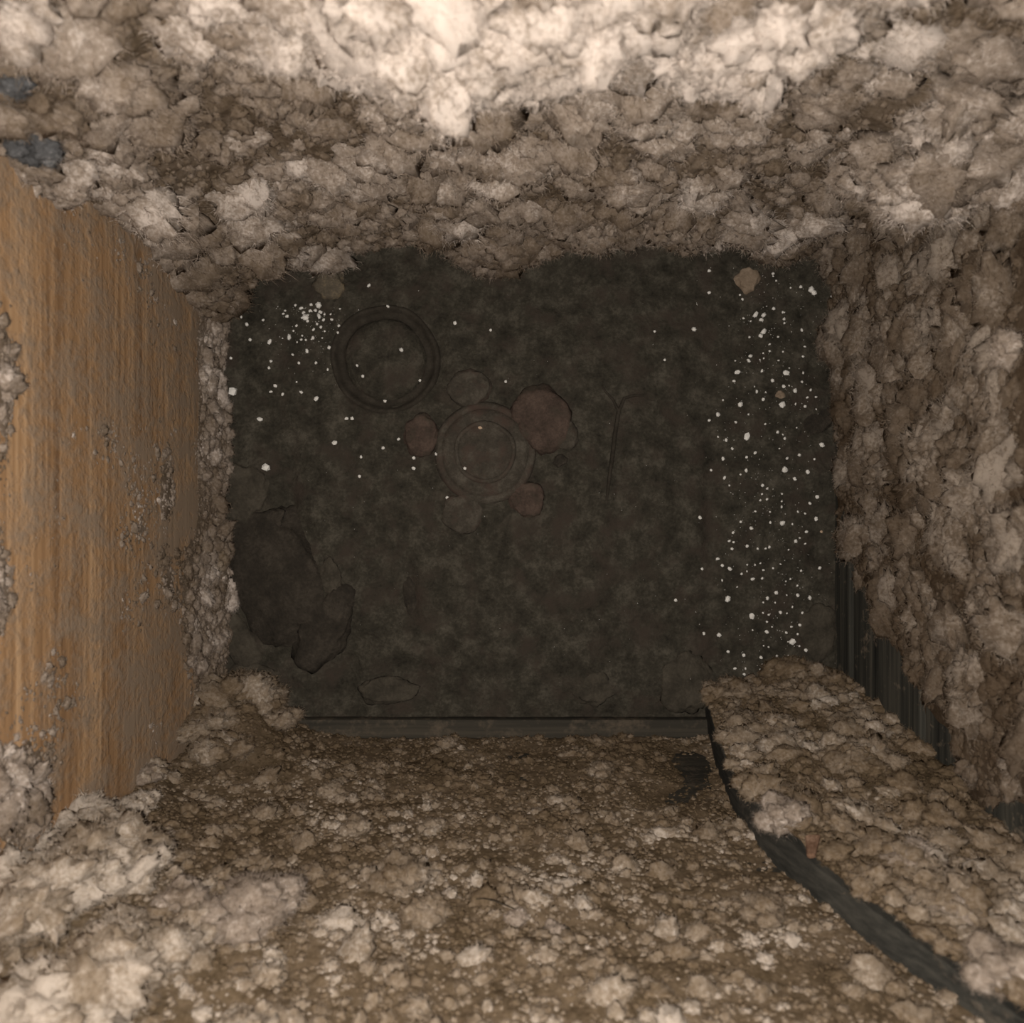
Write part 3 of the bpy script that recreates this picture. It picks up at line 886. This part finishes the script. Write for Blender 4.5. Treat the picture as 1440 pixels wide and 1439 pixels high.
for k in range(6):
    q = np.array([1 + 0.30 * mnoise.noise(Vector(p) * 1.3 + Vector((k * 5.1, 0, k))) for p in v1])
    vv = v1 * q[:, None] * np.array([1.1, 0.9, 0.75])
    if k == 0:
        vv = np.sign(vv) * np.abs(vv) ** 0.6 * 0.9
    m_ = mesh_np('grain', vv, tris=f1, smooth=False)
    m_.materials.append(M_grain)
    gm.append(m_)
mt = gm[2].copy(); mt.materials.clear(); mt.materials.append(M_grain_tan)
for (px, py, rp) in pts:
    p = on_floor(px, py)
    me = gm[0] if rp > 6 else gm[int(r.integers(1, 6))]
    if (px, py) in ((1155, 748), (676, 604)):
        me = mt
    o = link(bpy.data.objects.new('white_grain', me))
    rr = rp * MM
    dz = 0.0
    if (px - 683) ** 2 + (py - 637) ** 2 < 72 ** 2: dz = 0.016
    if (px - 541) ** 2 + (py - 505) ** 2 < 78 ** 2: dz = 0.0025 - p[2]
    if (px, py) in ((378, 658), (331, 552)): dz = 0.005
    o.location = (p[0], p[1], p[2] + rr * 0.55 + dz)
    o.scale = (rr * float(r.uniform(0.85, 1.25)), rr * float(r.uniform(0.85, 1.25)), rr)
    o.rotation_euler = (float(r.uniform(-0.3, 0.3)), float(r.uniform(-0.3, 0.3)), float(r.uniform(0, 6.28)))
    if (px, py) == (331, 552):
        tag(o, 'large oblong white grain touching the left lint edge', 'grain')
    elif (px, py) == (378, 658):
        tag(o, 'large squarish white grain above the greyish flat stone', 'grain')
    elif (px, py) == (1155, 748):
        tag(o, 'tan hooked grain near the right wall boards', 'grain')
    elif (px, py) == (676, 604):
        tag(o, 'single pale grain on top of the turtle toy shell', 'grain')
    elif (px, py) == (950, 844):
        tag(o, 'lone white grain left of the grain strip, above the clay slab', 'grain')
    else:
        size = 'larger' if rp > 3.4 else 'small'
        if px > 960:
            where = ('beside the tan plaster chunk at upper right' if py < 455 else 'around the tiny tan chip by the right lint' if py < 690
                     else 'beside the dark boards of the right wall' if py < 850 else 'just above the lint of the corner post')
        elif px < 485 and py < 500:
            where = 'in the cluster under the brown rubble chunk'
        elif (px - 541) ** 2 + (py - 505) ** 2 < 85 ** 2:
            where = 'on the round lid'
        elif px < 485:
            where = 'between the upper left cluster and the mud lumps'
        elif py > 570:
            where = 'on the mud beside the turtle toy'
        else:
            where = 'on open mud between lid and right grain strip'
        tag(o, size + ' white grain ' + where, 'grain', size + ' white grains ' + where)

# specks too small to pick apart
vs_, fs_ = [], []
tet = np.array([(1, 0, -0.4), (-0.5, 0.87, -0.4), (-0.5, -0.87, -0.4), (0, 0, 0.9)])
tf = np.array([(0, 1, 3), (1, 2, 3), (2, 0, 3), (0, 2, 1)])
n_s = 0
for k in range(900):
    u = r.random()
    if u < 0.66:
        px, py = float(1085 + 90 * (r.random() + r.random() - 1)), float(r.uniform(370, 960))
    elif u < 0.80:
        px, py = float(r.normal(445, 30)), float(432 + abs(r.normal(0, 40)))
    else:
        px, py = float(r.uniform(330, 1180)), float(r.uniform(390, 980))
    p = on_floor(px, py)
    rr = MM * float(0.4 + 0.7 * r.random() ** 2)
    a = float(r.uniform(0, 6.28))
    R2 = np.array([[math.cos(a), -math.sin(a), 0], [math.sin(a), math.cos(a), 0], [0, 0, 1]])
    vs_.append((tet * rr) @ R2.T + np.array([p[0], p[1], p[2] + rr * 0.3])); fs_.append(tf + 4 * n_s); n_s += 1
o = obj('white_specks', np.concatenate(vs_), np.concatenate(fs_), M_grain, smooth=False)
tag(o, 'fine white specks sprinkled over the dark mud', 'specks', kind='stuff')

# ------------------------------------------------------------------ single tufts of lint
tuft_meshes = {}


def tuft_mesh(kind, mat):
    key = (kind, mat.name)
    if key in tuft_meshes:
        return tuft_meshes[key]
    r_ = np.random.default_rng(500 + kind)
    vs, fs, n0 = [], [], 0
    for k in range(9):
        v0, f0 = ICO[3]
        c = np.array([0, 0, 0]) if k == 0 else r_.normal(0, 1, 3)
        if k:
            c = c / np.linalg.norm(c) * r_.uniform(0.45, 0.75)
            c[2] = abs(c[2]) * 0.7
        rad = 0.62 if k == 0 else r_.uniform(0.25, 0.48)
        v = billow(v0, Vector((kind * 7 + k, k * 2.3, kind)), 1.6, 0.45) * 0.74
        tr_ = fibre_tris(v, v0, 2000, r_, 0.12, 0.75, 0.010)
        allv = np.concatenate([v, tr_]) * rad + c
        fs.append(np.concatenate([f0, np.arange(len(tr_)).reshape(-1, 3) + len(v)]) + n0)
        vs.append(allv); n0 += len(allv)
    me = mesh_np('lint_tuft', np.concatenate(vs), tris=np.concatenate(fs))
    attr(me, 'tone', np.full(n0, 0.74))
    me.materials.append(mat)
    tuft_meshes[key] = me
    return me


def surface_at(coat_name, px, py):
    V, n = SURF[coat_name]
    qx, qy = project(V)
    d2 = (qx - px) ** 2 + (qy - py) ** 2
    near = d2 < max(d2.min() * 4, 36)
    dep = np.where(near, H - V[..., 2], 9)
    k = np.unravel_index(np.argmin(dep), dep.shape)
    return V[k], n


for (cn, px, py, rp, kind, mat, label) in [
    ('front_lint', 258, 1272, 42, 0, M_lint, 'rounded white lint tuft alone right of the lower left mound'),
    ('front_lint', 365, 1300, 82, 1, M_lint, 'largest pale lint tuft on the bottom wall'),
    ('front_lint', 730, 1295, 22, 2, M_lint, 'small white upright tuft beside a dark hollow on the bottom wall'),
    ('front_lint', 778, 1308, 20, 0, M_lint, 'pale torn tuft in the dark hollow of the bottom wall'),
    ('front_lint', 612, 1053, 9, 1, M_lint_front, 'tiny grey tuft just below the front rail'),
    ('front_lint', 628, 1024, 17, 2, M_lint_front, 'grey lint tuft poking up over the front rail'),
    ('front_lint', 1085, 1290, 42, 1, M_lint_front, 'wispy grey tuft against the dark gap of the post'),
    ('front_lint', 500, 1165, 26, 0, M_lint_front, 'pale spiky tuft midway up left half of bottom wall'),
    ('front_lint', 462, 1115, 24, 2, M_lint_front, 'grey tuft below the left part of the front rail'),
    ('front_lint', 610, 1165, 24, 1, M_lint_front, 'pale tuft near the middle of the bottom wall'),
    ('front_lint', 560, 1240, 48, 0, M_lint_front, 'broad grey tuft in the middle of the bottom wall'),
    ('front_lint', 850, 1085, 24, 1, M_lint_front, 'small grey tuft under the right part of the front rail'),
    ('front_lint', 205, 1080, 30, 2, M_lint, 'tall white tuft in the corner of left and bottom walls'),
    ('front_lint', 600, 1290, 44, 2, M_lint_front, 'wide pale tuft left of the dark hollow on bottom wall'),
    ('post_lint', 1076, 1150, 44, 0, M_lint, 'bright fluffy tuft on the left edge of the corner post'),
    ('post_lint', 1285, 1220, 52, 2, M_lint, 'large pale tuft in the middle of the corner post'),
    ('post_lint', 1345, 1290, 48, 1, M_lint, 'pale tuft next below the largest post tuft'),
    ('post_lint', 1400, 1370, 60, 0, M_lint, 'white tuft on corner post nearest the lower right picture corner'),
    ('back_lint', 165, 165, 48, 1, M_lint, 'whitish matted tuft at the upper left above the pine board'),
    ('back_lint', 45, 195, 46, 0, M_lint_dark, 'dark grey fuzzy tuft at the left picture edge above the pine board'),
    ('back_lint', 20, 110, 40, 2, M_lint_dark, 'bluish grey matted tuft at left picture edge, higher than the dark one'),
    ('back_lint', 565, 135, 44, 0, M_lint, 'round pale tuft hanging from the middle of the upper wall'),
    ('back_lint', 1045, 195, 38, 2, M_lint, 'pale pointed tuft on the right half of the upper wall'),
    ('back_lint', 1255, 265, 44, 1, M_lint, 'pale tuft at the lower tip of the upper right lint overhang'),
    ('right_lint', 1415, 500, 44, 2, M_lint, 'pale boulder-shaped tuft at the right picture edge'),
    ('right_lint', 1345, 640, 38, 0, M_lint_brown, 'brown elongated tuft in the middle of the right wall'),
    ('right_lint', 1430, 750, 36, 1, M_lint, 'pale tuft at the right picture edge below the boulder-shaped tuft'),
    ('left_lint', 315, 790, 18, 1, M_lint_front, 'grey tuft on the left board edge beside big mud lump')]:
    p, n = surface_at(cn, px, py)
    dep = H - p[2]
    rad = rp * dep / F
    o = link(bpy.data.objects.new('lint_tuft', tuft_mesh(kind, mat)))
    o.location = Vector(p) + Vector(n) * rad * 0.15
    o.rotation_mode = 'QUATERNION'
    o.rotation_quaternion = Vector((0, 0, 1)).rotation_difference(Vector(n))
    o.scale = (rad, rad, rad * 0.8)
    tag(o, label, 'lint tuft', 'single lint tufts on the walls')

# reddish splinter in the gap beside the post
p, n = surface_at('post_lint', 1036, 1172)
bm = bmesh.new()
bmesh.ops.create_cube(bm, size=1.0)
for v in bm.verts:
    v.co = Vector((v.co.x * 0.011 * (1 - 0.5 * (v.co.z > 0)), v.co.y * 0.004, v.co.z * 0.022))
bmesh.ops.bevel(bm, geom=list(bm.edges), offset=0.0012, segments=1, affect='EDGES')
me = bpy.data.meshes.new('wood_splinter'); bm.to_mesh(me); bm.free(); me.materials.append(M_splinter)
o = link(bpy.data.objects.new('wood_splinter', me))
o.location = Vector(p) + Vector((0.002, 0.004, 0.0))
o.rotation_euler = (0.2, -0.5, 0.3)
tag(o, 'reddish wood splinter sticking out at the left edge of the corner post', 'splinter')

# loose threads caught in the lint
for (cn, px, py, ln, ang, label, mat) in [
    ('front_lint', 242, 1198, 42, 0.9, 'pale curved thread below the tall white corner tuft', M_lint_fibre),
    ('back_lint', 185, 195, 75, 0.2, 'pale thread lying across the matted upper left tuft', M_lint_fibre),
    ('back_lint', 1155, 130, 50, 1.4, 'straight pale thread hanging at the right of the upper wall', M_lint_fibre),
    ('back_lint', 620, 165, 40, 0.3, 'dark curled thread right of the round upper wall tuft', M_bark),
    ('front_lint', 700, 1275, 60, 0.4, 'thin dark thread across the hollow in the bottom wall', M_bark)]:
    p, n = surface_at(cn, px, py)
    L_ = ln * (H - p[2]) / F
    n = Vector(n); up = Vector((0, 0, 1)); sd = n.cross(up).normalized(); up = sd.cross(n).normalized()
    dvec = sd * math.cos(ang) + up * math.sin(ang); cv = sd * -math.sin(ang) + up * math.cos(ang)
    pl = [dvec * L_ * (k / 9 - 0.5) + cv * L_ * 0.22 * math.sin(k / 9 * 3.0) + n * (0.004 + 0.006 * math.sin(k / 9 * 3.14)) for k in range(10)]
    o = tube('lint_thread', [tuple(q) for q in pl], [0.0003] * 10, mat, None, 5, Vector(p))
    tag(o, label, 'thread')
